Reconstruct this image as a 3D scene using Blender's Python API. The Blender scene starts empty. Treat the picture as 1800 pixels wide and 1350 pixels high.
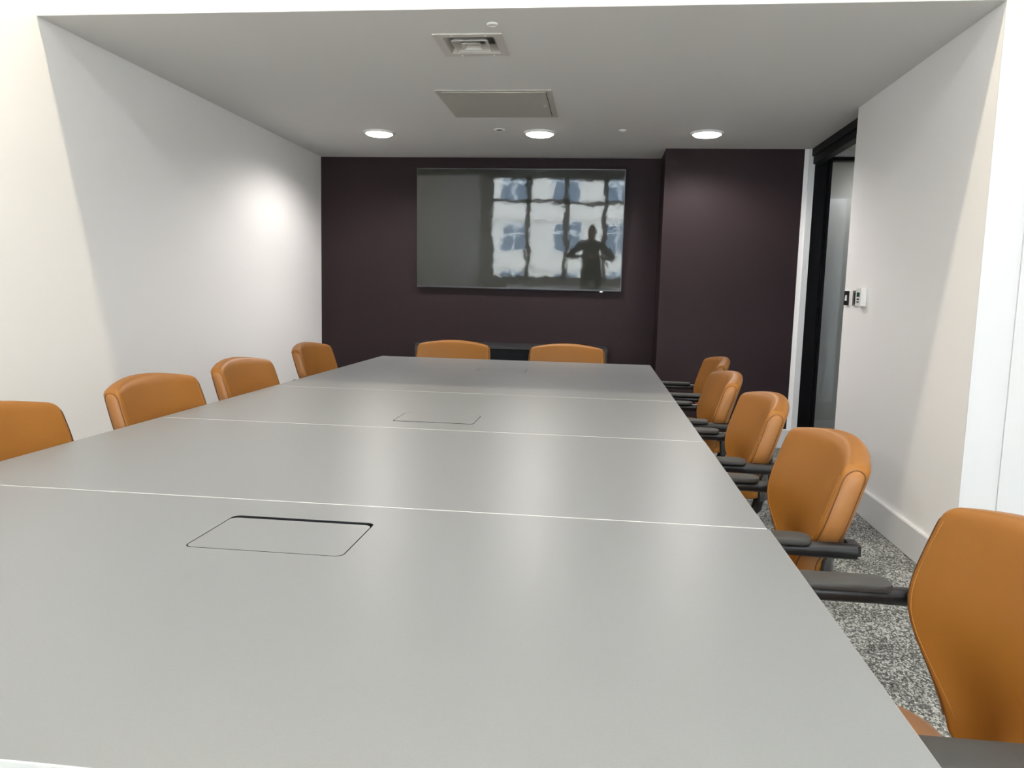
import bpy, bmesh, math, random
from mathutils import Vector, Matrix
random.seed(7)
SC = bpy.context.scene
COL = SC.collection
PI = math.pi

# ------------------------------------------------------------------ camera
F_PX, CAM_Z = 1347.09, 1.2144
YAW, PITCH, ROLL = 0.1115, 0.1179, 0.0252
fw = Vector((-math.sin(YAW) * math.cos(PITCH), math.cos(YAW) * math.cos(PITCH), -math.sin(PITCH)))
r0 = Vector((math.cos(YAW), math.sin(YAW), 0)); u0 = r0.cross(fw)
rt = r0 * math.cos(ROLL) + u0 * math.sin(ROLL); up = -r0 * math.sin(ROLL) + u0 * math.cos(ROLL)
cd = bpy.data.cameras.new('camera'); cam = bpy.data.objects.new('camera', cd); COL.objects.link(cam)
cd.sensor_fit = 'HORIZONTAL'; cd.sensor_width = 36; cd.lens = F_PX * 36 / 1800
cd.clip_start = 0.02
cam.matrix_world = Matrix(((rt.x, up.x, -fw.x, 0), (rt.y, up.y, -fw.y, 0), (rt.z, up.z, -fw.z, CAM_Z), (0, 0, 0, 1)))
SC.camera = cam

# ------------------------------------------------------------------ world, exposure
SC.view_settings.view_transform = 'Standard'
SC.view_settings.look = 'None'
SC.view_settings.gamma = 1.0
SC.view_settings.use_curve_mapping = False
SC.view_settings.exposure = 0.08
w = bpy.data.worlds.new('overcast_sky'); SC.world = w; w.use_nodes = True
bgn = w.node_tree.nodes['Background']
bgn.inputs[0].default_value = (0.82, 0.91, 1.0, 1)
bgn.inputs[1].default_value = 33.0
SC.cycles.use_denoising = True
SC.cycles.max_bounces = 10
SC.cycles.diffuse_bounces = 6
SC.cycles.sample_clamp_indirect = 12.0

DOWNLIGHT_W = 64.0
LINEAR_W = 40.0
LINEAR2_W = 58.0

# ------------------------------------------------------------------ materials
def mat(name, col, rough=0.5, metal=0.0, spec=0.5, noise=None, bump=None, emit=None, coat=0.0, ior=None):
    m = bpy.data.materials.new(name); m.use_nodes = True
    nt = m.node_tree; b = nt.nodes['Principled BSDF']
    b.inputs['Base Color'].default_value = (*col, 1); b.inputs['Roughness'].default_value = rough
    b.inputs['Metallic'].default_value = metal; b.inputs['Specular IOR Level'].default_value = spec
    b.inputs['Coat Weight'].default_value = coat
    if ior: b.inputs['IOR'].default_value = ior
    tc = None
    if noise or bump:
        tc = nt.nodes.new('ShaderNodeTexCoord')
    if noise:                                  # (scale, amount)
        n = nt.nodes.new('ShaderNodeTexNoise'); n.inputs['Scale'].default_value = noise[0]; n.inputs['Detail'].default_value = 5
        mx = nt.nodes.new('ShaderNodeMix'); mx.data_type = 'RGBA'
        a = noise[1]
        mx.inputs[6].default_value = (*[c * (1 - a) for c in col], 1); mx.inputs[7].default_value = (*[min(1, c * (1 + a)) for c in col], 1)
        nt.links.new(tc.outputs['Object'], n.inputs['Vector']); nt.links.new(n.outputs['Fac'], mx.inputs[0])
        nt.links.new(mx.outputs[2], b.inputs['Base Color'])
    if bump:                                   # (scale, strength, distance)
        n = nt.nodes.new('ShaderNodeTexNoise'); n.inputs['Scale'].default_value = bump[0]; n.inputs['Detail'].default_value = 4
        bp = nt.nodes.new('ShaderNodeBump'); bp.inputs['Strength'].default_value = bump[1]; bp.inputs['Distance'].default_value = bump[2]
        nt.links.new(tc.outputs['Object'], n.inputs['Vector']); nt.links.new(n.outputs['Fac'], bp.inputs['Height'])
        nt.links.new(bp.outputs['Normal'], b.inputs['Normal'])
    if emit:
        b.inputs['Emission Color'].default_value = (*emit[0], 1); b.inputs['Emission Strength'].default_value = emit[1]
    return m

def glass_mat(name, tint=(0.95, 0.96, 0.955)):
    m = bpy.data.materials.new(name); m.use_nodes = True; nt = m.node_tree
    nt.nodes.remove(nt.nodes['Principled BSDF']); out = nt.nodes['Material Output']
    t = nt.nodes.new('ShaderNodeBsdfTransparent'); t.inputs[0].default_value = (*tint, 1)
    g = nt.nodes.new('ShaderNodeBsdfGlossy'); g.inputs['Roughness'].default_value = 0.02
    fr = nt.nodes.new('ShaderNodeFresnel'); fr.inputs[0].default_value = 1.45
    mx = nt.nodes.new('ShaderNodeMixShader')
    nt.links.new(fr.outputs[0], mx.inputs[0]); nt.links.new(t.outputs[0], mx.inputs[1]); nt.links.new(g.outputs[0], mx.inputs[2])
    nt.links.new(mx.outputs[0], out.inputs[0])
    return m

def carpet_mat():
    m = bpy.data.materials.new('grey_loop_carpet'); m.use_nodes = True; nt = m.node_tree; b = nt.nodes['Principled BSDF']
    b.inputs['Roughness'].default_value = 0.95; b.inputs['Specular IOR Level'].default_value = 0.1
    tc = nt.nodes.new('ShaderNodeTexCoord')
    mp = nt.nodes.new('ShaderNodeMapping'); mp.inputs['Scale'].default_value = (1.0, 0.62, 1)
    nt.links.new(tc.outputs['Object'], mp.inputs[0])
    v = nt.nodes.new('ShaderNodeTexVoronoi'); v.inputs['Scale'].default_value = 190
    nt.links.new(mp.outputs[0], v.inputs['Vector'])
    hs = nt.nodes.new('ShaderNodeSeparateColor'); nt.links.new(v.outputs['Color'], hs.inputs[0])
    n = nt.nodes.new('ShaderNodeTexNoise'); n.inputs['Scale'].default_value = 7; n.inputs['Detail'].default_value = 6
    nt.links.new(mp.outputs[0], n.inputs['Vector'])
    ad = nt.nodes.new('ShaderNodeMath'); ad.operation = 'MULTIPLY_ADD'; ad.inputs[1].default_value = 0.62
    nt.links.new(n.outputs['Fac'], ad.inputs[0])
    ml = nt.nodes.new('ShaderNodeMath'); ml.operation = 'MULTIPLY'; ml.inputs[1].default_value = 0.72
    nt.links.new(hs.outputs[0], ml.inputs[0]); nt.links.new(ml.outputs[0], ad.inputs[2])
    cr = nt.nodes.new('ShaderNodeValToRGB')
    e = cr.color_ramp.elements
    e[0].position = 0.22; e[0].color = (0.045, 0.047, 0.046, 1)
    e[1].position = 1.0; e[1].color = (0.46, 0.47, 0.45, 1)
    x = cr.color_ramp.elements.new(0.62); x.color = (0.125, 0.129, 0.125, 1)
    nt.links.new(ad.outputs[0], cr.inputs[0]); nt.links.new(cr.outputs[0], b.inputs['Base Color'])
    bp = nt.nodes.new('ShaderNodeBump'); bp.inputs['Strength'].default_value = 0.6; bp.inputs['Distance'].default_value = 0.003; bp.invert = True
    nt.links.new(v.outputs['Distance'], bp.inputs['Height']); nt.links.new(bp.outputs['Normal'], b.inputs['Normal'])
    return m

M = {}
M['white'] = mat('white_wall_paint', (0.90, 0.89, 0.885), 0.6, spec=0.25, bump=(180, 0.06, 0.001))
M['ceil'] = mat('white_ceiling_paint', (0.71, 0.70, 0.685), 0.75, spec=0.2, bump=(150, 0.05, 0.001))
M['purple'] = mat('aubergine_wall_paint', (0.0250, 0.0150, 0.0172), 0.55, spec=0.14, bump=(180, 0.06, 0.001))
M['trim'] = mat('white_gloss_trim', (0.70, 0.703, 0.710), 0.35, spec=0.4)
M['carpet'] = carpet_mat()
M['table'] = mat('grey_satin_laminate', (0.206, 0.214, 0.217), 0.36, spec=0.5, noise=(320, 0.07))
M['edge'] = mat('pale_edge_catchlight', (0.50, 0.50, 0.48), 0.4)  # pale tone paints in the light caught by the leaf bevels
M['black'] = mat('black_plastic', (0.007, 0.007, 0.009), 0.38, spec=0.4)
M['pad'] = mat('charcoal_arm_pad', (0.040, 0.039, 0.037), 0.55, spec=0.4, bump=(500, 0.15, 0.0005))
M['well'] = mat('black_well', (0.006, 0.006, 0.009), 0.5)
M['leather'] = mat('tan_leather', (0.262, 0.101, 0.0135), 0.45, spec=0.3, noise=(9, 0.06), bump=(420, 0.10, 0.0006))
M['leather2'] = mat('pale_tan_leather', (0.285, 0.118, 0.030), 0.42, spec=0.35, noise=(9, 0.05), bump=(420, 0.10, 0.0006))
M['seam'] = mat('dark_brown_seam', (0.11, 0.040, 0.010), 0.7)
M['stitch'] = mat('tan_stitching', (0.36, 0.155, 0.032), 0.8)
M['frameblk'] = mat('black_powder_coat', (0.003, 0.003, 0.004), 0.5, spec=0.15)
M['tvbody'] = mat('black_bezel', (0.015, 0.016, 0.018), 0.3)
M['screen'] = mat('glossy_tv_screen', (0.024, 0.0255, 0.022), 0.03, spec=0.5, ior=1.5, bump=(2.3, 0.10, 0.012))
M['grey_metal'] = mat('brushed_grey_metal', (0.42, 0.42, 0.43), 0.35, metal=0.7)
M['hatch'] = mat('grey_beige_hatch_paint', (0.48, 0.47, 0.425), 0.45, metal=0.0)
M['vent'] = mat('cream_vent_paint', (0.60, 0.575, 0.54), 0.45)
M['lens'] = mat('lit_lens', (0.9, 0.9, 0.88), 0.4, emit=((1.0, 0.96, 0.86), 9.0))
M['linear'] = mat('lit_diffuser', (0.9, 0.9, 0.88), 0.4, emit=((1.0, 0.86, 0.64), 6.0))
M['linear2'] = mat('lit_white_diffuser', (0.9, 0.9, 0.88), 0.4, emit=((1.0, 0.97, 0.93), 6.0))
M['plastic'] = mat('white_plastic', (0.82, 0.82, 0.81), 0.4)
M['lcd'] = mat('green_lcd', (0.02, 0.09, 0.045), 0.25)
M['cabinet'] = mat('anthracite_cabinet', (0.030, 0.031, 0.033), 0.5, spec=0.3)
M['cabinetd'] = mat('dark_cabinet_door', (0.005, 0.007, 0.008), 0.5, spec=0.15)
M['glass'] = glass_mat('clear_glass')
M['winframe'] = mat('grey_window_frame', (0.42, 0.42, 0.41), 0.5)
M['stone'] = mat('beige_render', (0.63, 0.60, 0.55), 0.9, noise=(1.5, 0.06))
M['pane_ext'] = mat('dark_window_glass', (0.10, 0.14, 0.19), 0.1)
M['asphalt'] = mat('street_paving', (0.25, 0.25, 0.25), 0.9, noise=(2, 0.1))
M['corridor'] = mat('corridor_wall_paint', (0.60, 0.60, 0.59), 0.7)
M['skin'] = mat('skin_tone', (0.45, 0.26, 0.18), 0.5)
M['cloth'] = mat('navy_cloth', (0.012, 0.016, 0.03), 0.9)
M['cloth2'] = mat('charcoal_trousers', (0.015, 0.015, 0.018), 0.9)
M['hair'] = mat('dark_hair', (0.012, 0.009, 0.007), 0.8)

# ------------------------------------------------------------------ mesh helpers
def bx(bm, x0, x1, y0, y1, z0, z1):
    vs = [bm.verts.new(p) for p in ((x0, y0, z0), (x1, y0, z0), (x1, y1, z0), (x0, y1, z0), (x0, y0, z1), (x1, y0, z1), (x1, y1, z1), (x0, y1, z1))]
    for f in ((3, 2, 1, 0), (4, 5, 6, 7), (0, 1, 5, 4), (1, 2, 6, 5), (2, 3, 7, 6), (3, 0, 4, 7)):
        bm.faces.new([vs[i] for i in f])

def bevel_all(bm, w, seg=2, ang=0.5):
    es = [e for e in bm.edges if len(e.link_faces) == 2 and e.calc_face_angle(0) > ang]
    if es: bmesh.ops.bevel(bm, geom=es, offset=w, segments=seg, affect='EDGES', profile=0.5)

def cyl(bm, x, y, z0, z1, r, n=32, r1=None):
    r1 = r if r1 is None else r1
    a = [bm.verts.new((x + r * math.cos(2 * PI * i / n), y + r * math.sin(2 * PI * i / n), z0)) for i in range(n)]
    b = [bm.verts.new((x + r1 * math.cos(2 * PI * i / n), y + r1 * math.sin(2 * PI * i / n), z1)) for i in range(n)]
    for i in range(n):
        j = (i + 1) % n; bm.faces.new((a[i], a[j], b[j], b[i]))
    bm.faces.new(a[::-1]); bm.faces.new(b)

def lathe(bm, prof, x=0, y=0, n=40):
    rings = [[bm.verts.new((x + r * math.cos(2 * PI * i / n), y + r * math.sin(2 * PI * i / n), z)) for i in range(n)] if r > 1e-6 else [bm.verts.new((x, y, z))] for r, z in prof]
    for a, b in zip(rings, rings[1:]):
        for i in range(n):
            j = (i + 1) % n
            if len(a) == 1 and len(b) == 1: continue
            if len(a) == 1: bm.faces.new((a[0], b[j], b[i]))
            elif len(b) == 1: bm.faces.new((a[i], a[j], b[0]))
            else: bm.faces.new((a[i], a[j], b[j], b[i]))

def tube(bm, pts, r, n=10, flat=1.0, caps=True, radii=None):
    pts = [Vector(p) for p in pts]; rings = []
    prev = None
    for i, p in enumerate(pts):
        t = (pts[min(i + 1, len(pts) - 1)] - pts[max(i - 1, 0)]).normalized()
        if prev is None:
            a = Vector((0, 0, 1)) if abs(t.z) < 0.9 else Vector((1, 0, 0))
            s = t.cross(a).normalized()
        else:
            s = (prev - t * prev.dot(t)).normalized()
        prev = s; q = s.cross(t).normalized()
        rr = radii[i] if radii else r
        rings.append([bm.verts.new(p + s * rr * math.cos(2 * PI * k / n) + q * rr * flat * math.sin(2 * PI * k / n)) for k in range(n)])
    for a, b in zip(rings, rings[1:]):
        for k in range(n):
            j = (k + 1) % n; bm.faces.new((a[k], a[j], b[j], b[k]))
    if caps: bm.faces.new(rings[0][::-1]); bm.faces.new(rings[-1])

def obj(name, bm, m, parent=None, smooth=False, ang=0.6):
    bmesh.ops.recalc_face_normals(bm, faces=bm.faces[:])
    me = bpy.data.meshes.new(name); bm.to_mesh(me); bm.free()
    mm = M[m] if isinstance(m, str) else m
    me.materials.append(mm)
    if smooth:
        me.polygons.foreach_set('use_smooth', [True] * len(me.polygons))
        me.set_sharp_from_angle(angle=ang)
    o = bpy.data.objects.new(name, me); COL.objects.link(o); o.parent = parent
    return o

def box(name, b, m, parent=None, bev=0.0, seg=2):
    bm = bmesh.new(); bx(bm, *b)
    if bev: bevel_all(bm, bev, seg)
    return obj(name, bm, m, parent, smooth=bev > 0)

def tag(o, label, cat, group=None):
    o['label'] = label; o['category'] = cat
    if group: o['group'] = group
    return o

def empty(name, loc, label=None, cat=None, group=None, rz=0):
    o = bpy.data.objects.new(name, None); COL.objects.link(o); o.location = loc; o.rotation_euler = (0, 0, rz)
    o.empty_display_size = 0.1
    if label: tag(o, label, cat, group)
    return o

def struct(o, label, cat):
    o['kind'] = 'structure'; o['label'] = label; o['category'] = cat
    return o

# ------------------------------------------------------------------ room dimensions (metres)
XL, XR = -2.568, 1.533           # side walls of the alcove
YBM = 3.347                      # face of the dropped bulkhead
ZC, ZU = 2.40, 3.50              # alcove ceiling, higher ceiling near the windows
YB, YBO = 6.899, 6.436           # back wall and its projecting part
XBO, XBR = 0.477, 1.557
YOP = 5.092                      # where the right wall stops at the doorway
YR = -2.90                       # window wall behind the camera
XRR = 3.45                       # right wall of the window zone
BBH, BBT = 0.160, 0.018

struct(box('floor', (XL - 0.2, XRR + 0.2, YR - 0.2, 8.2, -0.12, 0.0), 'carpet'), 'grey loop pile carpet covering the whole floor', 'floor')
struct(box('wall_left', (XL - 0.2, XL, YR - 0.2, YB + 0.2, 0, ZU + 0.2), 'white'), 'white left wall running the length of the room', 'wall')
struct(box('wall_back', (XL, XBO, YB, YB + 0.2, 0, ZC), 'purple'), 'dark aubergine back wall behind the television', 'wall')
struct(box('wall_back_projection', (XBO, XBR, YBO, YB + 0.2, 0, ZC), 'purple'), 'projecting dark aubergine wall section beside the doorway', 'wall')
bm = bmesh.new()
bx(bm, XR, XR + 0.13, YBM + 0.004, YOP, 0, ZC)
struct(obj('wall_right', bm, 'white'), 'white right wall with switches near the doorway', 'wall')
# the wall that turns right at the mouth of the alcove, in two boards with a joint
struct(box('wall_mouth', (XR, 1.668, YBM, YBM + 0.004, 0, ZU + 0.1), 'trim'), 'white wall end at the mouth of the alcove', 'wall')
struct(box('wall_mouth_panel', (1.684, XRR + 0.2, YBM, YBM + 0.05, 0, ZU + 0.1), 'trim'), 'white wall panel right of the joint at the alcove mouth', 'wall')
struct(box('trim_1', (1.668, 1.684, YBM + 0.008, YBM + 0.05, 0, ZU + 0.1), 'trim'), 'narrow recessed joint between white wall panels', 'trim')
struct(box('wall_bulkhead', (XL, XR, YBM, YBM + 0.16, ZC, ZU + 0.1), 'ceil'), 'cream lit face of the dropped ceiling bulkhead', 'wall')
# alcove ceiling with the cut-out for the air diffuser
VX, VY, VH = -0.661, 3.815, 0.125
bm = bmesh.new()
cx0, cx1, cy0, cy1 = XL, 3.0, YBM + 0.16, 8.2
bx(bm, cx0, VX - VH, cy0, cy1, ZC, ZC + 0.1); bx(bm, VX + VH, cx1, cy0, cy1, ZC, ZC + 0.1)
bx(bm, VX - VH, VX + VH, cy0, VY - VH, ZC, ZC + 0.1); bx(bm, VX - VH, VX + VH, VY + VH, cy1, ZC, ZC + 0.1)
bx(bm, VX - VH, VX + VH, VY - VH, VY + VH, ZC + 0.09, ZC + 0.1)
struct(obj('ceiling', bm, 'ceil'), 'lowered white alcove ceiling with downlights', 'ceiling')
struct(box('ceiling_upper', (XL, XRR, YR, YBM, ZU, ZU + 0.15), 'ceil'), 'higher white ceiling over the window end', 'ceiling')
struct(box('wall_window_side', (XRR, XRR + 0.2, YR - 0.2, YBM, 0, ZU + 0.2), 'white'), 'white side wall of the window end', 'wall')
# window wall
WZ0, WZ1, WZT = 0.55, 2.72, 2.16
WX = [-2.42 + 0.82 * k for k in range(8)]
bm = bmesh.new()
bx(bm, XL, XRR, YR - 0.2, YR, 0, WZ0); bx(bm, XL, XRR, YR - 0.2, YR, WZ1, ZU + 0.1)
bx(bm, XL, WX[0], YR - 0.2, YR, WZ0, WZ1); bx(bm, WX[-1], XRR, YR - 0.2, YR, WZ0, WZ1)
struct(obj('wall_window', bm, 'white'), 'window wall behind the camera', 'wall')
for k in range(7):
    a, b = WX[k], WX[k + 1]
    wn = empty('window_%d' % (k + 1), ((a + b) / 2, YR - 0.1, WZ0)); struct(wn, 'tall grey framed window behind the camera, %s from the left wall' % ('first', 'second', 'third', 'fourth', 'fifth', 'sixth', 'seventh')[k], 'window')
    def wp(nm, bb, m):
        return box(nm, (bb[0] - (a + b) / 2, bb[1] - (a + b) / 2, bb[2], bb[3], bb[4] - WZ0, bb[5] - WZ0), m, wn)
    wp('frame_post', (a, a + 0.055, -0.04, 0.04, WZ0, WZ1), 'winframe'); wp('frame_post', (b - 0.055, b, -0.04, 0.04, WZ0, WZ1), 'winframe')
    wp('sill_rail', (a, b, -0.04, 0.04, WZ0, WZ0 + 0.06), 'winframe'); wp('head_rail', (a, b, -0.04, 0.04, WZ1 - 0.06, WZ1), 'winframe')
    wp('transom', (a, b, -0.04, 0.04, WZT, WZT + 0.08), 'winframe')
    wp('pane', (a + 0.055, b - 0.055, -0.003, 0.003, WZ0 + 0.06, WZT), 'glass'); wp('pane', (a + 0.055, b - 0.055, -0.003, 0.003, WZT + 0.08, WZ1 - 0.06), 'glass')

# skirting boards
def skirt(name, p0, p1, nrm, label):
    bm = bmesh.new(); p0, p1, nrm = Vector((*p0, 0)), Vector((*p1, 0)), Vector((*nrm, 0))
    prof = [(0, 0.004), (BBT, 0.004), (BBT, BBH - 0.006), (BBT - 0.005, BBH), (0, BBH)]
    a = [bm.verts.new(p0 + nrm * d + Vector((0, 0, z))) for d, z in prof]; b = [bm.verts.new(p1 + nrm * d + Vector((0, 0, z))) for d, z in prof]
    n = len(prof)
    for i in range(n): bm.faces.new((a[i], a[(i + 1) % n], b[(i + 1) % n], b[i]))
    bm.faces.new(a[::-1]); bm.faces.new(b)
    struct(obj(name, bm, 'trim'), label, 'baseboard')
skirt('baseboard_right', (XR, YBM + 0.02), (XR, YOP), (-1, 0), 'white skirting board along the right wall')
skirt('baseboard_left', (XL, YR), (XL, YB), (1, 0), 'white skirting board along the left wall')
skirt('baseboard_back', (XL + 0.02, YB), (XBO, YB), (0, -1), 'white skirting board under the television wall')
skirt('baseboard_projection', (XBO, YBO), (XBR + 0.03, YBO), (0, -1), 'white skirting board under the projecting dark wall')
skirt('baseboard_mouth', (XR + 0.02, YBM), (XRR, YBM), (0, -1), 'white skirting board at the alcove mouth')

# doorway: white jamb, architrave, black track, black post, glazed door, corridor behind
struct(box('trim_2', (XBR, 1.592, YBO, YB + 0.2, 0, ZC), 'white'), 'white painted return beside the dark wall', 'trim')
struct(box('trim_3', (1.592, 1.637, YBO - 0.015, YB + 0.2, 0, ZC), 'trim', bev=0.003), 'white architrave at the doorway', 'trim')
tr = empty('door_track', (1.61, 5.1, ZC), 'black two-step sliding door track above the doorway', 'door track')
box('track_rail', (0.0, 0.07, 0.0, YBO - 5.1, -0.058, 0.0), 'frameblk', tr); box('track_pelmet', (0.012, 0.075, 0.0, YBO - 5.1, -0.118, -0.060), 'frameblk', tr)
d1 = empty('door_1', (1.637, YBO + 0.01, 0)); struct(d1, 'black framed glazed door at the end of the lobby', 'door')
box('frame_post', (0.0, 0.098, 0.0, 0.09, 0, ZC), 'frameblk', d1); box('frame_post', (0.104, 0.118, 0.012, 0.08, 0, ZC), 'frameblk', d1)
box('frame_post', (0.122, 0.142, 0.006, 0.08, 0, 2.345), 'frameblk', d1); box('frame_head', (0.142, 1.1, 0.006, 0.08, 2.315, 2.345), 'frameblk', d1)
box('transom_panel', (0.118, 1.1, 0.02, 0.07, 2.345, ZC), 'corridor', d1)
box('pane', (0.142, 1.1, 0.035, 0.043, 0.01, 2.315), 'glass', d1)
struct(box('wall_corridor_end', (1.6, 3.0, 6.98, 7.15, 0, ZC), 'corridor'), 'grey shaded corridor wall behind the glazed door', 'wall')
struct(box('baseboard_corridor', (1.6, 3.0, 6.962, 6.98, 0.004, 0.165), 'trim'), 'white skirting board behind the glazed door', 'baseboard')
struct(box('wall_corridor_side', (2.8, 3.0, YBM + 0.14, 8.2, 0, ZC), 'corridor'), 'grey wall at the far side of the lobby', 'wall')

# ------------------------------------------------------------------ conference table
ZT, TT = 0.74, 0.028
TXL, TXR = -1.558, 0.362
SEAMS = [0.652, 1.602, 2.565, 3.542, 5.404]
OFFR = [0.0065, 0.002, 0.0, 0.0]
GAP = 0.0016
BX0, BX1 = -0.741, -0.440
tb = empty('conference_table', ((TXL + TXR) / 2, 3.0, 0), 'long grey laminate conference table running down the alcove', 'table')
TCX = (TXL + TXR) / 2
def rrect(x0, x1, y0, y1, r, n=6):
    out = []
    for cx, cy, a0 in ((x1 - r, y1 - r, 0), (x0 + r, y1 - r, PI / 2), (x0 + r, y0 + r, PI), (x1 - r, y0 + r, 1.5 * PI)):
        for i in range(n + 1):
            a = a0 + PI / 2 * i / n; out.append((cx + r * math.cos(a), cy + r * math.sin(a)))
    return out
def slab(bm, loops, z0, z1):
    """flat slab bounded by the first loop, with holes for the others"""
    es = []
    top = []
    for lp in loops:
        vs = [bm.verts.new((x, y, z1)) for x, y in lp]; top.append(vs)
        for i in range(len(vs)): es.append(bm.edges.new((vs[i], vs[(i + 1) % len(vs)])))
    bmesh.ops.triangle_fill(bm, use_beauty=True, use_dissolve=False, edges=es)
    fs = bm.faces[:]
    for vs in top:
        lo = [bm.verts.new((v.co.x, v.co.y, z0)) for v in vs]
        n = len(vs)
        for i in range(n): bm.faces.new((vs[i], vs[(i + 1) % n], lo[(i + 1) % n], lo[i]))
BOXES = {0: (1.279, 1.484, 'far'), 2: (2.700, 2.902, 'near'), 3: (4.600, 4.803, 'none')}
for k in range(4):
    y0, y1 = SEAMS[k] + GAP / 2 - 3.0, SEAMS[k + 1] - GAP / 2 - 3.0
    x0, x1 = TXL - TCX, TXR + OFFR[k] - TCX
    e = 0.0015
    bm = bmesh.new()
    loops = [[(x0 + e, y0 + e), (x1 - e, y0 + e), (x1 - e, y1 - e), (x0 + e, y1 - e)]]
    if k in BOXES:
        b0, b1, side = BOXES[k]
        loops.append(rrect(BX0 - TCX, BX1 - TCX, b0 - 3, b1 - 3, 0.016))
    slab(bm, loops, ZT - TT, ZT)
    lf = obj('table_leaf', bm, 'table', tb)
    # bevelled edge strip, its pale colour paints the catch-light along seams and rim
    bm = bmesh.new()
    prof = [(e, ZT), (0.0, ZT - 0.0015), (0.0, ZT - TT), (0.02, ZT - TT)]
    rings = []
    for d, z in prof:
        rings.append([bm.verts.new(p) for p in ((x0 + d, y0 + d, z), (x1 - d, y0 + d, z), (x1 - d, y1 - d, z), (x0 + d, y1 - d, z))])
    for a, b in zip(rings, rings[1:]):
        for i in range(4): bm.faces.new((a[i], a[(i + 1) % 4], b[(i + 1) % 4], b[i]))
    obj('edge_catchlight', bm, 'edge', lf)
    if k in BOXES:
        b0, b1, side = BOXES[k]
        pb = empty('power_box', (0, 0, 0)); pb.parent = tb
        bm = bmesh.new(); bx(bm, BX0 - TCX - 0.004, BX1 - TCX + 0.004, b0 - 3.004, b1 - 2.996, ZT - 0.10, ZT - TT - 0.0005)
        top = [f for f in bm.faces if f.normal.z > 0.5 or all(v.co.z > ZT - TT - 0.002 for v in f.verts)]
        bmesh.ops.delete(bm, geom=top, context='FACES_ONLY')
        obj('well', bm, 'well', pb)
        bm = bmesh.new(); lp = rrect(BX0 - TCX + 0.0003, BX1 - TCX - 0.0003, b0 - 2.9997, b1 - 3.0003, 0.0157); n = len(lp)
        a_ = [bm.verts.new((x, y, ZT - 0.05)) for x, y in lp]; b_ = [bm.verts.new((x, y, ZT - 0.0006)) for x, y in lp]
        for i in range(n): bm.faces.new((a_[i], a_[(i + 1) % n], b_[(i + 1) % n], b_[i]))
        obj('liner', bm, 'well', pb)
        g = 0.0024
        l0, l1 = b0 + g, b1 - g
        if side == 'far': l1 = b1 - 0.017
        if side == 'near': l0 = b0 + 0.010
        bm = bmesh.new(); slab(bm, [rrect(BX0 - TCX + g, BX1 - TCX - g, l0 - 3, l1 - 3, 0.015)], ZT - 0.012, ZT)
        lid = obj('lid', bm, 'table', pb); lid.data.materials.append(M['well'])
        for pl in lid.data.polygons:
            if abs(pl.normal.z) < 0.5: pl.material_index = 1
# frame and legs under the top
for y in (0.95, 2.0, 3.1, 4.0, 4.65):
    for x in (TXL + 0.45, TXR - 0.45):
        box('leg', (x - TCX - 0.03, x - TCX + 0.03, y - 3.03, y - 2.97, 0.0, ZT - TT - 0.04), 'frameblk', tb, bev=0.004)
    box('crossbar', (TXL + 0.45 - TCX, TXR - 0.45 - TCX, y - 3.02, y - 2.98, ZT - TT - 0.04, ZT - TT), 'frameblk', tb)

# ------------------------------------------------------------------ chairs
CH_TOP, CH_BOT = 0.832, 0.478
WTAB = [(0.478, 0.085), (0.52, 0.088), (0.55, 0.114), (0.58, 0.156), (0.61, 0.210), (0.64, 0.250), (0.68, 0.269), (0.73, 0.271), (0.79, 0.267), (0.832, 0.262)]
def half_w(z):
    z = min(max(z, WTAB[0][0]), WTAB[-1][0]); n = len(WTAB)
    i = max(k for k in range(n - 1) if WTAB[k][0] <= z)
    (za, wa), (zb, wb) = WTAB[i], WTAB[i + 1]; t = (z - za) / (zb - za)
    wm = WTAB[i - 1][1] if i else wa; wp = WTAB[i + 2][1] if i + 2 < n else wb
    w = 0.5 * (2 * wa + (wb - wm) * t + (2 * wm - 5 * wa + 4 * wb - wp) * t * t + (3 * wa - wm - 3 * wb + wp) * t ** 3)
    # rounded corners at top and bottom
    rc = 0.026; d = CH_TOP - z
    if d < rc: w -= rc - math.sqrt(max(0, rc * rc - (rc - d) ** 2))
    rb = 0.03; d = z - CH_BOT
    if d < rb: w -= (rb - math.sqrt(max(0, rb * rb - (rb - d) ** 2)))
    return w
def yfront(u, z):
    d = z - 0.625                                  # reclined above the lumbar line, upright below it
    soft = 0.5 * (d + math.sqrt(d * d + 0.0016))
    low = 0.5 * (-d - 0.02 + math.sqrt((d + 0.02) ** 2 + 0.0012))
    return -0.204 - 0.33 * soft - 0.16 * low + 0.052 * u * u
def crown(u, z):
    t = max(0, (z - 0.60) / (CH_TOP - 0.60)); return 0.026 * (1 - u * u) * t
THK = 0.063
def zlevels():
    n = 26; lv = [CH_BOT + (CH_TOP - CH_BOT) * 0.5 * (1 - math.cos(PI * i / n)) for i in range(n + 1)]
    return lv
def back_pt(u, z, f):
    """point of the backrest: u across -1..1, f depth 0 front .. 1 rear"""
    th = THK
    d = CH_TOP - z
    return Vector((u * half_w(z), yfront(u, z) - f * th, z + crown(u, z)))

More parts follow.
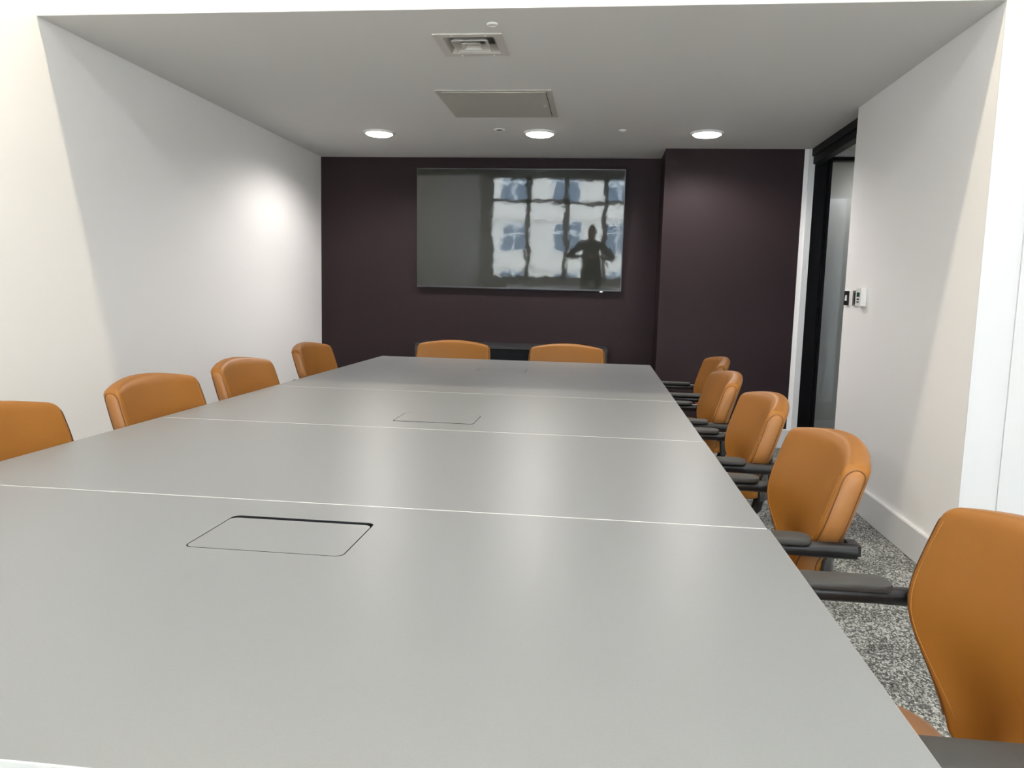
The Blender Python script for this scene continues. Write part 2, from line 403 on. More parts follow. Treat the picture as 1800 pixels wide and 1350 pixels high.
def make_chair_meshes():
    out = {}
    # backrest: closed horizontal loops stacked upwards, soft edges
    bm = bmesh.new(); rings = []
    nu = 14
    for z in zlevels():
        ring = []
        et = 0.024; d = CH_TOP - z; s = 1.0
        if d < et: s = math.sqrt(max(0.0, 1 - (1 - d / et) ** 2)) * 0.75 + 0.25
        eb = 0.02; d2 = z - CH_BOT
        if d2 < eb: s = min(s, math.sqrt(max(0.0, 1 - (1 - d2 / eb) ** 2)) * 0.6 + 0.4)
        c = 0.5
        def P(u, f):
            f = c + (f - c) * s
            belly = 0.010 * (1 - u ** 4) * math.sin(PI * min(1, max(0, (z - CH_BOT) / (CH_TOP - CH_BOT))))
            q = back_pt(u, z, f)
            if f < 0.5: q.y += belly
            return q
        hw = max(half_w(z), 1e-3); fr = min(0.016 / hw, 0.3)
        us = [-1 + fr + (2 - 2 * fr) * i / nu for i in range(nu + 1)]
        for u in us: ring.append(P(u, 0.0))
        for a in (0.25, 0.6, 0.9):                       # fillet front -> side (right)
            ring.append(P(1 - fr * (1 - math.sin(a * PI / 2)), 0.2 * (1 - math.cos(a * PI / 2))))
        ring.append(P(1, 0.5))
        for a in (0.9, 0.6, 0.25):
            ring.append(P(1 - fr * (1 - math.sin(a * PI / 2)), 1 - 0.2 * (1 - math.cos(a * PI / 2))))
        for u in us[::-1]: ring.append(P(u, 1.0))
        for a in (0.25, 0.6, 0.9):
            ring.append(P(-1 + fr * (1 - math.sin(a * PI / 2)), 1 - 0.2 * (1 - math.cos(a * PI / 2))))
        ring.append(P(-1, 0.5))
        for a in (0.9, 0.6, 0.25):
            ring.append(P(-1 + fr * (1 - math.sin(a * PI / 2)), 0.2 * (1 - math.cos(a * PI / 2))))
        rings.append([bm.verts.new(p) for p in ring])
    n = len(rings[0])
    for a, b in zip(rings, rings[1:]):
        for i in range(n): bm.faces.new((a[i], a[(i + 1) % n], b[(i + 1) % n], b[i]))
    # caps as strips between the front run and the rear run
    def cap(r):
        fr_ = r[:nu + 1]; k = nu + 1 + 7; re = r[k:k + nu + 1][::-1]
        for i in range(nu): bm.faces.new((fr_[i], fr_[i + 1], re[i + 1], re[i]))
        e1 = r[nu:k + 1]; bm.faces.new(e1)
        e2 = r[k + nu:] + [r[0]]; bm.faces.new(e2)
    cap(rings[0]); cap(rings[-1])
    out['backrest'] = bm
    # side panels with an arched top, slightly proud
    for s in (-1, 1):
        bm = bmesh.new(); z0, z1 = 0.515, 0.819; nz = 22; nf = 8; fa, fb = 0.12, 0.88; prev = None; rim_a = []; rim_b = []
        half = (fb - fa) / 2 * THK
        for i in range(nz + 1):
            z = z0 + (z1 - z0) * (1 - (1 - i / nz) ** 1.6); d = z1 - z
            k = 1.0 if d > half else math.sqrt(max(0.004, 1 - (1 - d / half) ** 2))
            row = []
            for j in range(nf + 1):
                t = j / nf; f = 0.5 + (t - 0.5) * (fb - fa) * k
                bul = 0.0075 * (1 - abs(2 * t - 1) ** 2.5) * k
                p = back_pt(s, z, f); p.x += s * (0.0005 + bul)
                row.append(bm.verts.new(p))
            rim_a.append(row[0].co.copy()); rim_b.append(row[-1].co.copy())
            if prev:
                for j in range(nf): bm.faces.new((prev[j], prev[j + 1], row[j + 1], row[j]))
            prev = row
        out['side_panel%d' % s] = bm
        bm = bmesh.new(); path = rim_a + rim_b[::-1]
        path = [p + Vector((s * 0.0012, 0, 0)) for p in path]
        tube(bm, path, 0.0013, 5); out['seam%d' % s] = bm
        # stitched line along the front edge
        bm = bmesh.new(); pts = []
        for i in range(20):
            z = 0.52 + (0.80 - 0.52) * i / 19
            u = s * (1 - 0.020 / half_w(z)); p = back_pt(u, z, 0); p.y += 0.010 * (1 - u ** 4) * math.sin(PI * (z - CH_BOT) / (CH_TOP - CH_BOT)) + 0.0006
            pts.append(p)
        tube(bm, pts, 0.0007, 5); out['stitch%d' % s] = bm
    # black shell behind the lower back
    bm = bmesh.new(); prev = None
    for i in range(9):
        z = 0.47 + 0.17 * i / 8; row = []
        for lay in (1.03, 1.13):
            for j in range(9):
                u = -0.93 + 1.86 * j / 8; zz = max(z, CH_BOT + 0.004)
                p = back_pt(u, zz, lay); p.z = z; row.append(bm.verts.new(p))
        if prev:
            for lay in (0, 9):
                for j in range(8): bm.faces.new((prev[lay + j], prev[lay + j + 1], row[lay + j + 1], row[lay + j]))
            for j in (0, 8): bm.faces.new((prev[j], prev[9 + j], row[9 + j], row[j]))
        else:
            for j in range(8): bm.faces.new((row[j], row[j + 1], row[9 + j + 1], row[9 + j]))
        prev = row
    for j in range(8): bm.faces.new((prev[j], prev[j + 1], prev[9 + j + 1], prev[9 + j]))
    out['back_shell'] = bm
    # seat cushion
    bm = bmesh.new(); bx(bm, -0.245, 0.245, -0.20, 0.27, 0.395, 0.468)
    ve = [e for e in bm.edges if abs(e.verts[0].co.z - e.verts[1].co.z) > 0.01]
    bmesh.ops.bevel(bm, geom=ve, offset=0.12, segments=7, affect='EDGES', profile=0.5)
    bevel_all(bm, 0.028, 4)
    out['seat'] = bm
    bm = bmesh.new(); bx(bm, -0.22, 0.22, -0.17, 0.22, 0.372, 0.397); bevel_all(bm, 0.008); out['seat_pan'] = bm
    # arms
    for s in (-1, 1):
        bm = bmesh.new()
        X = s * 0.288
        pts = [(X, -0.240, 0.640), (X, -0.10, 0.640), (X, 0.10, 0.640), (X, 0.17, 0.638), (X, 0.205, 0.620), (X, 0.212, 0.585), (X, 0.20, 0.48), (X, 0.17, 0.405), (s * 0.26, 0.15, 0.384), (s * 0.20, 0.14, 0.384)]
        tube(bm, pts, 0.0185, 12, flat=1.0, radii=[0.0168] * 6 + [0.014] * 4); out['arm%d' % s] = bm
        bm = bmesh.new(); tube(bm, [(X, -0.250, 0.640), (X, -0.175, 0.640), (X, -0.140, 0.640)], 0.019, 14, radii=[0.0180, 0.0180, 0.0172]); out['sleeve%d' % s] = bm
        bm = bmesh.new(); bx(bm, X - 0.034, X + 0.034, -0.150, 0.150, 0.6555, 0.670)
        ve = [e for e in bm.edges if abs(e.verts[0].co.z - e.verts[1].co.z) > 0.01]
        bmesh.ops.bevel(bm, geom=ve, offset=0.026, segments=5, affect='EDGES', profile=0.5)
        bevel_all(bm, 0.004, 2); out['pad%d' % s] = bm
        bm = bmesh.new(); bx(bm, *sorted((s * 0.235, X)), -0.262, -0.240, 0.628, 0.652); bevel_all(bm, 0.006); out['bracket%d' % s] = bm
    bm = bmesh.new(); tube(bm, [(0, -0.285, 0.62), (0, -0.275, 0.52), (0, -0.255, 0.43), (0, -0.20, 0.375), (0, -0.05, 0.365)], 0.02, 8); out['spine'] = bm
    bm = bmesh.new(); lathe(bm, [(0.0, 0.372), (0.05, 0.372), (0.05, 0.345), (0.018, 0.34), (0.018, 0.22), (0.028, 0.22), (0.028, 0.075), (0.0, 0.075)], n=16); out['gas_lift'] = bm
    bm = bmesh.new(); pts = []
    tube(bm, [(0, 0.0, 0.105), (0, 0.12, 0.098), (0, 0.27, 0.078)], 0.022, 8, radii=[0.026, 0.021, 0.014]); out['base_spoke'] = bm
    bm = bmesh.new()
    for sx in (-0.012, 0.012):
        n = 14; a = []; b = []
        for i in range(n):
            t = 2 * PI * i / n
            a.append(bm.verts.new((sx - 0.009, 0.27 + 0.026 * math.cos(t), 0.027 + 0.026 * math.sin(t)))); b.append(bm.verts.new((sx + 0.009, 0.27 + 0.026 * math.cos(t), 0.027 + 0.026 * math.sin(t))))
        for i in range(n): bm.faces.new((a[i], a[(i + 1) % n], b[(i + 1) % n], b[i]))
        bm.faces.new(a); bm.faces.new(b)
    cyl(bm, 0, 0.27, 0.05, 0.085, 0.008, 8)
    out['caster'] = bm
    return out

def build_chair():
    B = make_chair_meshes()
    r = empty('office_chair', (0, 0, 0))
    br = obj('backrest', B['backrest'], 'leather', r, True, 1.2)
    for s in (-1, 1):
        sp = obj('side_panel', B['side_panel%d' % s], 'leather2', br, True, 1.2)
        obj('seam', B['seam%d' % s], 'seam', br, True, 2)
        obj('stitching', B['stitch%d' % s], 'stitch', br, True, 2)
    obj('back_shell', B['back_shell'], 'black', r, True, 0.7)
    obj('seat', B['seat'], 'leather2', r, True, 1.2)
    obj('seat_pan', B['seat_pan'], 'black', r, True)
    for s in (-1, 1):
        a = obj('armrest', B['arm%d' % s], 'black', r, True, 1.0)
        obj('sleeve', B['sleeve%d' % s], 'black', a, True, 0.7)
        obj('arm_pad', B['pad%d' % s], 'pad', a, True, 0.7)
        obj('bracket', B['bracket%d' % s], 'black', a, True)
    obj('spine', B['spine'], 'black', r, True)
    obj('gas_lift', B['gas_lift'], 'black', r, True, 0.5)
    sp0 = obj('base_spoke', B['base_spoke'], 'black', r, True, 1.0)
    ca0 = obj('caster', B['caster'], 'black', sp0, True, 0.5)
    for k in range(1, 5):
        sp = sp0.copy(); COL.objects.link(sp); sp.parent = r; sp.rotation_euler = (0, 0, 2 * PI * k / 5)
        ca = ca0.copy(); COL.objects.link(ca); ca.parent = sp
    return r

def copy_tree(o, parent=None):
    c = o.copy(); COL.objects.link(c); c.parent = parent
    for ch in list(o.children): copy_tree(ch, c)
    return c

chair0 = build_chair()
R90 = PI / 2
CHAIRS = [
    (0.420, 1.195, R90, 'tan leather office chair nearest the camera, cut off by the right edge', 'chairs on the right side'),
    (0.340, 2.030, R90, 'tan leather office chair in front of the right skirting board, second from the camera', 'chairs on the right side'),
    (0.347, 2.850, R90, 'tan leather office chair in front of the doorway jamb, third on the right side', 'chairs on the right side'),
    (0.335, 3.660, R90, 'tan leather office chair on the right side overlapping the farthest one', 'chairs on the right side'),
    (0.427, 4.570, R90, 'farthest tan leather office chair on the right side, half hidden by the next', 'chairs on the right side'),
    (-1.412, 1.890, -R90, 'tan leather office chair cut off by the left edge of the picture', 'chairs on the left side'),
    (-1.412, 2.700, -R90, 'tan leather office chair on the left where the wall shadow begins', 'chairs on the left side'),
    (-1.430, 3.470, -R90, 'tan leather office chair in the middle of the left wall, third from the camera', 'chairs on the left side'),
    (-1.532, 4.620, -R90, 'farthest left tan leather chair, overlapping the white and dark wall corner', 'chairs on the left side'),
    (-1.068, 5.340, PI, 'tan leather chair at the table head, left of the two below the television', 'chairs at the head of the table'),
    (-0.228, 5.340, PI, 'tan leather chair at the table head, right of the two below the television', 'chairs at the head of the table'),
]
for i, (x, y, a, lab, grp) in enumerate(CHAIRS):
    c = chair0 if i == 0 else copy_tree(chair0)
    for ch in c.children:                     # seat height as each sitter left it
        if ch.name.split('.')[0] not in ('gas_lift', 'base_spoke'): ch.location.z = -0.001 if a == PI else 0.018
    c.location = (x, y, 0); c.rotation_euler = (0, 0, a); tag(c, lab, 'chair', grp)

# ------------------------------------------------------------------ television
TVW, TVH = 1.828, 1.041
TILT = math.radians(2.8)
tv = empty('television', ((-1.6524 + 0.1754) / 2, 6.835, (1.2512 + 2.2922) / 2), 'large dark flat television mounted on the aubergine wall, reflecting windows', 'television')
tv.rotation_euler = (TILT, 0, 0)
bm = bmesh.new(); bx(bm, -TVW / 2, TVW / 2, -0.02, 0.012, -TVH / 2, TVH / 2); bevel_all(bm, 0.003); obj('bezel', bm, 'tvbody', tv, True)
box('rear_housing', (-TVW / 2 + 0.1, TVW / 2 - 0.1, 0.012, 0.03, -TVH / 2 + 0.08, TVH / 2 - 0.25), 'tvbody', tv)
bm = bmesh.new()
NX, NZ = 48, 28
bx0, bx1, bz0, bz1 = -TVW / 2 + 0.008, TVW / 2 - 0.008, -TVH / 2 + 0.014, TVH / 2 - 0.008
vs = [[bm.verts.new((bx0 + (bx1 - bx0) * i / NX, -0.0205, bz0 + (bz1 - bz0) * j / NZ)) for i in range(NX + 1)] for j in range(NZ + 1)]
for j in range(NZ):
    for i in range(NX): bm.faces.new((vs[j][i], vs[j][i + 1], vs[j + 1][i + 1], vs[j + 1][i]))
obj('screen', bm, 'screen', tv, True)
box('bottom_strip', (-TVW / 2 + 0.004, TVW / 2 - 0.004, -0.0225, -0.018, -TVH / 2, -TVH / 2 + 0.009), 'tvbody', tv)
lg = box('indicator', (TVW / 2 - 0.185, TVW / 2 - 0.160, -0.024, -0.012, -TVH / 2 - 0.010, -TVH / 2), 'plastic', tv, bev=0.002)

# ------------------------------------------------------------------ sideboard below the television
sx0, sx1, sy0, sy1, sz = -1.565, 0.072, 6.425, 6.875, 0.768
sb = empty('sideboard', ((sx0 + sx1) / 2, (sy0 + sy1) / 2, 0), 'low anthracite sideboard behind the two head chairs', 'sideboard')
W2, D2 = (sx1 - sx0) / 2, (sy1 - sy0) / 2
box('worktop', (-W2, W2, -D2, D2, sz - 0.025, sz), 'cabinet', sb, bev=0.002)
box('side', (-W2, -W2 + 0.02, -D2, D2, 0, sz - 0.025), 'cabinet', sb); box('side', (W2 - 0.02, W2, -D2, D2, 0, sz - 0.025), 'cabinet', sb)
box('back', (-W2 + 0.02, W2 - 0.02, D2 - 0.015, D2, 0.05, sz - 0.025), 'cabinet', sb); box('plinth', (-W2 + 0.02, W2 - 0.02, -D2 + 0.03, D2 - 0.02, 0, 0.06), 'cabinetd', sb)
for k in range(4):
    dw = (2 * W2 - 0.044) / 4; a = -W2 + 0.022 + k * dw
    d = box('door', (a + 0.0015, a + dw - 0.0015, -D2 + 0.012, -D2 + 0.03, 0.065, sz - 0.03), 'cabinetd', sb, bev=0.0015)
    hx = a + (dw - 0.05 if k % 2 == 0 else 0.05)
    box('handle', (hx - 0.006, hx + 0.006, -D2 - 0.006, -D2 + 0.012, 0.55, 0.66), 'frameblk', d, bev=0.002)

# ------------------------------------------------------------------ ceiling fittings
# recessed downlights
for nm, x in (('nearest the left wall', -1.714), ('above the television, the middle one', -0.494), ('nearest the doorway', 0.719)):
    L = empty('downlight', (x, 5.835, ZC), 'round lit ceiling downlight ' + nm, 'downlight', 'downlights in the alcove ceiling')
    bm = bmesh.new(); lathe(bm, [(0.120, 0.0), (0.119, -0.007), (0.113, -0.013), (0.104, -0.014), (0.100, -0.009), (0.099, 0.0)], n=48); obj('bezel', bm, 'plastic', L, True, 0.9)
    bm = bmesh.new(); lathe(bm, [(0.0995, -0.006), (0.096, -0.018), (0.085, -0.024), (0.0, -0.027)], n=48); obj('lens', bm, 'lens', L, True, 0.9)
    ld = bpy.data.lights.new('downlight_lamp', 'SPOT'); ld.energy = DOWNLIGHT_W; ld.color = (1.0, 0.95, 0.91); ld.shadow_soft_size = 0.09
    ld.spot_size = math.radians(162); ld.spot_blend = 0.5
    lo = bpy.data.objects.new('lamp', ld); COL.objects.link(lo); lo.parent = L; lo.location = (0, 0, -0.05)

L = empty('downlight', (2.25, 6.70, ZC), 'added round downlight brightening the lobby behind the glazed door', 'downlight')  # unseen fitting, added to lift the dark lobby behind the glass
bm = bmesh.new(); lathe(bm, [(0.120, 0.0), (0.113, -0.013), (0.104, -0.014), (0.099, 0.0)], n=32); obj('bezel', bm, 'plastic', L, True, 0.9)
bm = bmesh.new(); lathe(bm, [(0.0995, -0.006), (0.085, -0.02), (0.0, -0.022)], n=32); obj('lens', bm, 'lens', L, True, 0.9)
ld = bpy.data.lights.new('lobby_fill_lamp', 'SPOT'); ld.energy = 6.5; ld.color = (1.0, 0.96, 0.92); ld.shadow_soft_size = 0.09; ld.spot_size = math.radians(160); ld.spot_blend = 0.8
lo = bpy.data.objects.new('lamp', ld); COL.objects.link(lo); lo.parent = L; lo.location = (0, 0, -0.06)

# linear light in the higher ceiling just in front of the bulkhead
LY = YBM - 0.275 * (ZU - ZC)
LN = empty('linear_light', (-0.5, LY, ZU), 'long warm linear ceiling light in front of the bulkhead', 'ceiling light')
box('housing', (-1.95, 1.95, -0.04, 0.04, -0.012, 0.0), 'plastic', LN)
box('diffuser', (-1.93, 1.93, -0.030, 0.030, -0.016, -0.012), 'linear', LN)
ld = bpy.data.lights.new('linear_lamp', 'AREA'); ld.shape = 'RECTANGLE'; ld.size = 3.85; ld.size_y = 0.06; ld.energy = LINEAR_W; ld.color = (1.0, 0.88, 0.65)
lo = bpy.data.objects.new('lamp', ld); COL.objects.link(lo); lo.parent = LN; lo.location = (0, 0, -0.02)

for y2 in (0.9, -1.3):
    LN2 = empty('linear_light', (0.2, y2, ZU), 'long white linear ceiling light %s' % ('above the near end of the table' if y2 > 0 else 'closest to the windows'), 'ceiling light')
    box('housing', (-1.95, 1.95, -0.04, 0.04, -0.012, 0.0), 'plastic', LN2); box('diffuser', (-1.93, 1.93, -0.030, 0.030, -0.016, -0.012), 'linear2', LN2)
    ld = bpy.data.lights.new('linear_lamp', 'AREA'); ld.shape = 'RECTANGLE'; ld.size = 3.85; ld.size_y = 0.06; ld.energy = LINEAR2_W; ld.color = (1.0, 0.97, 0.93)
    lo = bpy.data.objects.new('lamp', ld); COL.objects.link(lo); lo.parent = LN2; lo.location = (0, 0, -0.02)

# square air diffuser
V = empty('air_vent', (VX, VY, ZC), 'square cream louvred air vent in the alcove ceiling', 'air vent')
def frustum(bm, h0, z0, h1, z1, t=0.0):
    a = [bm.verts.new((sx * h0, sy * h0, z0)) for sx, sy in ((-1, -1), (1, -1), (1, 1), (-1, 1))]
    b = [bm.verts.new((sx * h1, sy * h1, z1)) for sx, sy in ((-1, -1), (1, -1), (1, 1), (-1, 1))]
    for i in range(4): bm.faces.new((a[i], a[(i + 1) % 4], b[(i + 1) % 4], b[i]))
    return a, b
bm = bmesh.new()
ho, hi = 0.163, 0.124
o1, _ = frustum(bm, ho, -0.0055, ho, 0.0)
i1, _ = frustum(bm, hi, -0.0055, 0.098, 0.034)
for i in range(4): bm.faces.new((o1[i], o1[(i + 1) % 4], i1[(i + 1) % 4], i1[i]))
obj('flange', bm, 'vent', V)
for h0, h1, zt in ((0.086, 0.060, 0.022), (0.045, 0.022, 0.016)):
    bm = bmesh.new(); prof = [(h0 + 0.0015, -0.0105), (h0, -0.0060), (h1, zt), (h1 - 0.003, zt), (h0 - 0.004, -0.0060), (h0 - 0.0015, -0.0105)]
    rr = [[bm.verts.new((sx * h, sy * h, z)) for sx, sy in ((-1, -1), (1, -1), (1, 1), (-1, 1))] for h, z in prof]
    for q in range(len(rr)):
        a, b = rr[q], rr[(q + 1) % len(rr)]
        for i in range(4): bm.faces.new((a[i], a[(i + 1) % 4], b[(i + 1) % 4], b[i]))
    obj('louvre', bm, 'vent', V)
bm = bmesh.new(); a, b = frustum(bm, 0.022, 0.001, 0.002, 0.018); bm.faces.new(a); bm.faces.new(b); obj('core', bm, 'vent', V)
box('duct', (-0.1, 0.1, -0.1, 0.1, 0.082, 0.088), 'well', V)
for sx in (-0.075, 0.085):
    for sy in (-0.148, 0.148):
        bm = bmesh.new(); lathe(bm, [(0.0055, -0.0050), (0.0045, -0.0085), (0.0, -0.0095)], sx, sy, 12); obj('screw', bm, 'plastic', V, True)

# access hatch
HX, HY, HW, HD = -0.679, 4.976, 0.347, 0.343
H = empty('access_hatch', (HX, HY, ZC), 'square grey beige access hatch in the alcove ceiling', 'access hatch')
bm = bmesh.new()
slab(bm, [[(-HW, -HD), (HW, -HD), (HW, HD), (-HW, HD)], [(-HW + 0.032, -HD + 0.032), (HW - 0.032, -HD + 0.032), (HW - 0.032, HD - 0.032), (-HW + 0.032, HD - 0.032)]], -0.0005, -0.006)
obj('frame', bm, 'hatch', H)
box('hatch_door', (-HW + 0.034, HW - 0.036, -HD + 0.034, HD - 0.034, -0.0085, -0.0005), 'hatch', H)
box('gap', (HW - 0.036, HW - 0.032, -HD + 0.034, HD - 0.034, -0.0015, -0.0003), 'well', H)
bm = bmesh.new(); lathe(bm, [(0.010, -0.0085), (0.009, -0.0115), (0.0, -0.012)], HW - 0.062, 0.02, 16); obj('lock', bm, 'plastic', H, True)

# small round ceiling sensors
def sensor(x, y, r, lab, dark):
    s = empty('ceiling_sensor', (x, y, ZC), lab, 'ceiling sensor')
    bm = bmesh.new(); lathe(bm, [(r, 0), (r * 0.98, -0.004), (r * 0.86, -0.0075), (r * 0.66, -0.007), (r * 0.62, -0.002)], n=28); obj('rim', bm, 'plastic', s, True, 0.9)
    bm = bmesh.new(); lathe(bm, [(r * 0.64, -0.0025), (r * 0.45, -0.0055), (0, -0.0065)], n=24); obj('lens', bm, 'well' if dark else 'plastic', s, True)
sensor(-0.523, 3.533, 0.026, 'small white round ceiling sensor in front of the square air vent', False)
sensor(-0.781, 5.73, 0.043, 'small round ceiling sensor with dark centre beside the middle downlight', True)
sensor(0.112, 5.742, 0.027, 'tiny white ceiling sensor between the middle and right downlights', False)

# ------------------------------------------------------------------ wall devices by the doorway
sw = empty('light_switch', (XR, 5.012, 1.236), 'black light switch plate with white rocker beside the doorway', 'light switch')
box('backing', (-0.008, 0.0, -0.044, 0.044, -0.044, 0.044), 'plastic', sw, bev=0.002)
box('plate', (-0.0125, -0.008, -0.043, 0.043, -0.044, 0.044), 'black', sw, bev=0.002)
bm = bmesh.new(); bx(bm, -0.019, -0.0125, -0.011, 0.011, -0.016, 0.018)
for v in bm.verts:
    if v.co.z > 0 and v.co.x < -0.015: v.co.x += 0.004
bevel_all(bm, 0.001); obj('rocker', bm, 'plastic', sw, True)
kc = empty('card_switch', (XR, 4.858, 1.236), 'grey metal card switch plate with black slot, middle of the wall devices', 'card switch')
bm = bmesh.new(); bx(bm, -0.010, 0.0, -0.044, 0.044, -0.046, 0.046); bevel_all(bm, 0.002); obj('plate', bm, 'grey_metal', kc, True)
box('slot', (-0.0112, -0.0095, -0.010, 0.012, -0.034, 0.034), 'well', kc)
th = empty('thermostat', (XR, 4.735, 1.240), 'white thermostat with small green display, rightmost wall device', 'thermostat')
bm = bmesh.new(); bx(bm, -0.030, 0.0, -0.046, 0.046, -0.050, 0.054); bevel_all(bm, 0.005, 3); obj('case', bm, 'plastic', th, True)
box('display', (-0.0312, -0.0295, -0.024, 0.026, 0.004, 0.030), 'lcd', th)
for yy in (-0.010, 0.012):
    for zz in (-0.010, -0.026): box('button', (-0.0325, -0.0295, yy - 0.006, yy + 0.006, zz - 0.004, zz + 0.004), 'pad', th, bev=0.001)

# ------------------------------------------------------------------ building across the street
bl = empty('street_building', (0, -42.0, -10.0), 'beige building across the street, reflected in the television', 'building')
box('facade', (-42, 42, -1.0, 0, 0, 46), 'stone', bl)
def mesh_box(name, w_, y0_, y1_, h_, m_):
    bm = bmesh.new(); bx(bm, 0, w_, y0_, y1_, 0, h_); bmesh.ops.recalc_face_normals(bm, faces=bm.faces[:])
    me = bpy.data.meshes.new(name); bm.to_mesh(me); bm.free(); me.materials.append(M[m_]); return me
me_w, me_p, me_t = mesh_box('window', 2.0, -0.02, 0.06, 2.1, 'plastic'), mesh_box('pane', 0.88, 0.055, 0.075, 1.25, 'pane_ext'), mesh_box('pane', 0.88, 0.055, 0.075, 0.55, 'pane_ext')
for ix in range(-4, 5):
    for iz in range(6):
        wnd = bpy.data.objects.new('window', me_w); COL.objects.link(wnd); wnd.parent = bl; wnd.location = (ix * 3.7 - 3.6, 0, 2.4 + iz * 3.5)
        for px in (0.07, 1.05):
            for pz, pm_ in ((0.08, me_p), (1.45, me_t)):
                p = bpy.data.objects.new('pane', pm_); COL.objects.link(p); p.parent = wnd; p.location = (px, 0, pz)
for iz in range(7): box('string_course', (-42, 42, 0.0, 0.18, 1.2 + iz * 3.5, 1.5 + iz * 3.5), 'stone', bl)
st = box('street_ground', (-45, 45, -44, YR - 0.25, -10.3, -10.0), 'asphalt'); struct(st, 'grey street surface outside the windows', 'ground')

# ------------------------------------------------------------------ the photographer (seen mirrored in the television)
def skinned(name, pts, edges, root, mats, pick, parent=None, loc=(0, 0, 0), sub=2):
    me = bpy.data.meshes.new(name); me.from_pydata([p[:3] for p in pts], edges, [])
    o = bpy.data.objects.new(name, me); COL.objects.link(o)
    md = o.modifiers.new('skin', 'SKIN'); md.use_smooth_shade = True
    o.modifiers.new('sub', 'SUBSURF').levels = sub
    for i, p in enumerate(pts):
        sv = me.skin_vertices[0].data[i]; r = p[3]; sv.radius = (r, p[4] if len(p) > 4 else r); sv.use_root = (i == root)
    dg = bpy.context.evaluated_depsgraph_get(); dg.update()
    ev = bpy.data.meshes.new_from_object(o.evaluated_get(dg)); ev.name = name
    bpy.data.objects.remove(o); bpy.data.meshes.remove(me)
    ev.materials.clear()
    for m in mats: ev.materials.append(M[m])
    for pl in ev.polygons:
        pl.material_index = pick(pl.center); pl.use_smooth = True
    o = bpy.data.objects.new(name, ev); COL.objects.link(o); o.parent = parent
    return o
PX, PY = -0.20, -0.66
pr = empty('person', (PX, PY, 0), 'person in dark clothing holding up a phone, reflected in the television', 'person')
pts = [(0, 0, 0.94, 0.155, 0.115)]; ed = []
def add(p, par):
    pts.append(p); ed.append((par, len(pts) - 1)); return len(pts) - 1
sp1 = add((0, 0.02, 1.08, 0.185, 0.13), 0); sp2 = add((0, 0.06, 1.25, 0.195, 0.125), sp1); sp3 = add((0, 0.10, 1.37, 0.13, 0.095), sp2)
nk = add((0, 0.135, 1.46, 0.058), sp3); hd1 = add((0, 0.165, 1.535, 0.072, 0.085), nk); hd2 = add((0, 0.165, 1.61, 0.078, 0.095), hd1); hd3 = add((0, 0.155, 1.68, 0.058, 0.070), hd2)
for s in (-1, 1):
    hip = add((s * 0.10, 0.0, 0.86, 0.095), 0); kn = add((s * 0.12, 0.03, 0.49, 0.062), hip); an = add((s * 0.13, -0.01, 0.10, 0.042), kn)
    he = add((s * 0.13, 0.0, 0.045, 0.043), an); add((s * 0.15, 0.17, 0.034, 0.036, 0.030), he)
    shd = add((s * 0.225, 0.09, 1.385, 0.082), sp3)
    el = add((s * 0.40, 0.20, 1.17, 0.056), shd)
    hx = 0.258 if s > 0 else 0.030
    wr = add((hx + s * 0.03, 0.495, 1.185, 0.030), el); pm = add((hx + s * 0.012, 0.565, 1.205, 0.026, 0.034), wr)
    for k in range(4):                         # four fingers behind the phone, thumb in front of the body side
        z = 1.228 - 0.021 * k; L = (0.90, 1.0, 0.95, 0.75)[k]
        f1 = add((hx - s * 0.004, 0.602, z, 0.0095), pm); f2 = add((hx - s * 0.022 * L, 0.640, z + 0.002, 0.0085), f1); add((hx - s * 0.055 * L, 0.645, z, 0.0075), f2)
    t1 = add((hx - s * 0.008, 0.575, 1.238, 0.0110), pm); t2 = add((hx - s * 0.030, 0.600, 1.236, 0.0095), t1); add((hx - s * 0.050, 0.606, 1.228, 0.008), t2)
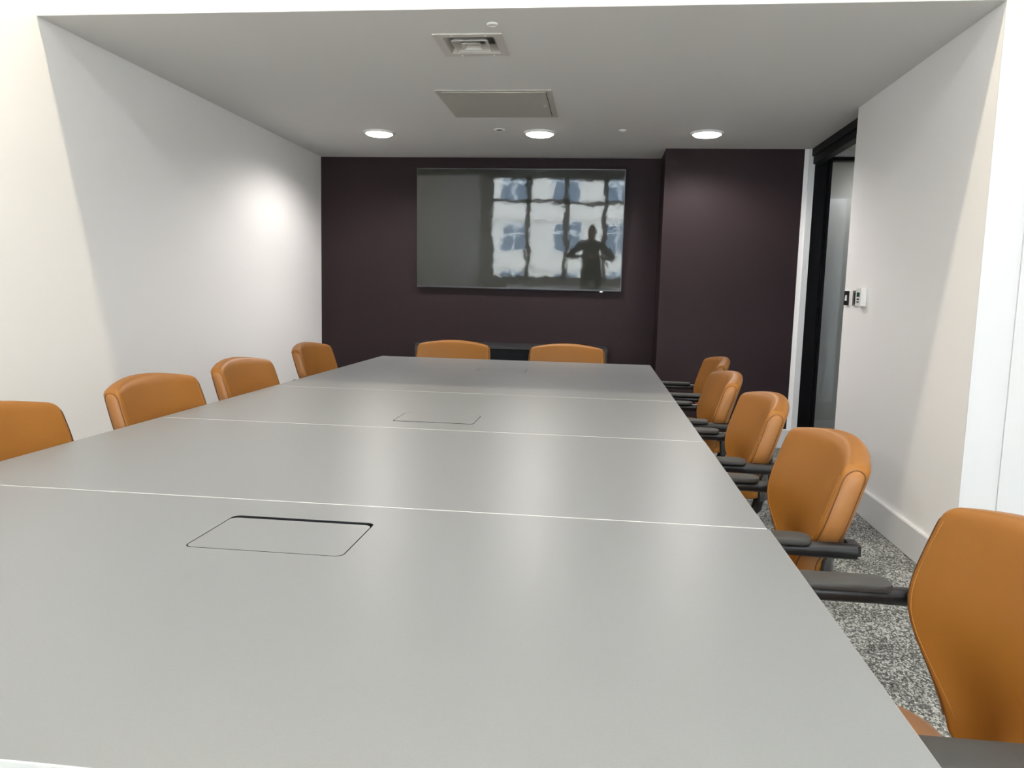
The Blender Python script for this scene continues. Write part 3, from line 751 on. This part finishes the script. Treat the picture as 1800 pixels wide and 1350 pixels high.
def pick(c):
    if c.z > 1.455 or c.y > 0.47: return 0
    if c.z < 0.085: return 3
    return 1 if c.z > 0.93 else 2
body = skinned('body', pts, ed, 0, ['skin', 'cloth', 'cloth2', 'black'], pick, pr)
bm = bmesh.new(); bmesh.ops.create_uvsphere(bm, u_segments=20, v_segments=12, radius=1.0)
for v in bm.verts: v.co = Vector((v.co.x * 0.088, v.co.y * 0.105 + 0.150, v.co.z * 0.095 + 1.655)); 
bmesh.ops.delete(bm, geom=[v for v in bm.verts if v.co.z < 1.60 or (v.co.y > 0.20 and v.co.z < 1.685)], context='VERTS')
obj('hair', bm, 'hair', pr, True, 2)
for s in (-1, 1):
    bm = bmesh.new(); bmesh.ops.create_uvsphere(bm, u_segments=10, v_segments=8, radius=0.012)
    for v in bm.verts: v.co = v.co + Vector((s * 0.032, 0.252, 1.605))
    obj('eye', bm, 'plastic', pr, True, 2)
    bm = bmesh.new(); bmesh.ops.create_uvsphere(bm, u_segments=10, v_segments=8, radius=1)
    for v in bm.verts: v.co = Vector((v.co.x * 0.010 + s * 0.082, v.co.y * 0.020 + 0.155, v.co.z * 0.032 + 1.59))
    obj('ear', bm, 'skin', pr, True, 2)
bm = bmesh.new(); tube(bm, [(0, 0.250, 1.62), (0, 0.268, 1.595), (0, 0.280, 1.572), (0, 0.262, 1.562)], 0.012, 8, radii=[0.008, 0.011, 0.015, 0.010]); obj('nose', bm, 'skin', pr, True, 2)
bm = bmesh.new(); tube(bm, [(-0.024, 0.246, 1.530), (0, 0.255, 1.530), (0.024, 0.246, 1.530)], 0.006, 6); obj('mouth', bm, 'seam', pr, True, 2)
ph = empty('phone', (-0.055, -0.034, 1.214), 'phone held up by the person reflected in the television', 'phone')
bm = bmesh.new(); bx(bm, -0.075, 0.075, -0.004, 0.004, -0.037, 0.037); bevel_all(bm, 0.003); obj('case', bm, 'black', ph, True)
bm = bmesh.new(); bx(bm, 0.030, 0.068, 0.004, 0.006, -0.030, 0.005); bevel_all(bm, 0.0008); obj('camera_bump', bm, 'tvbody', ph, True)
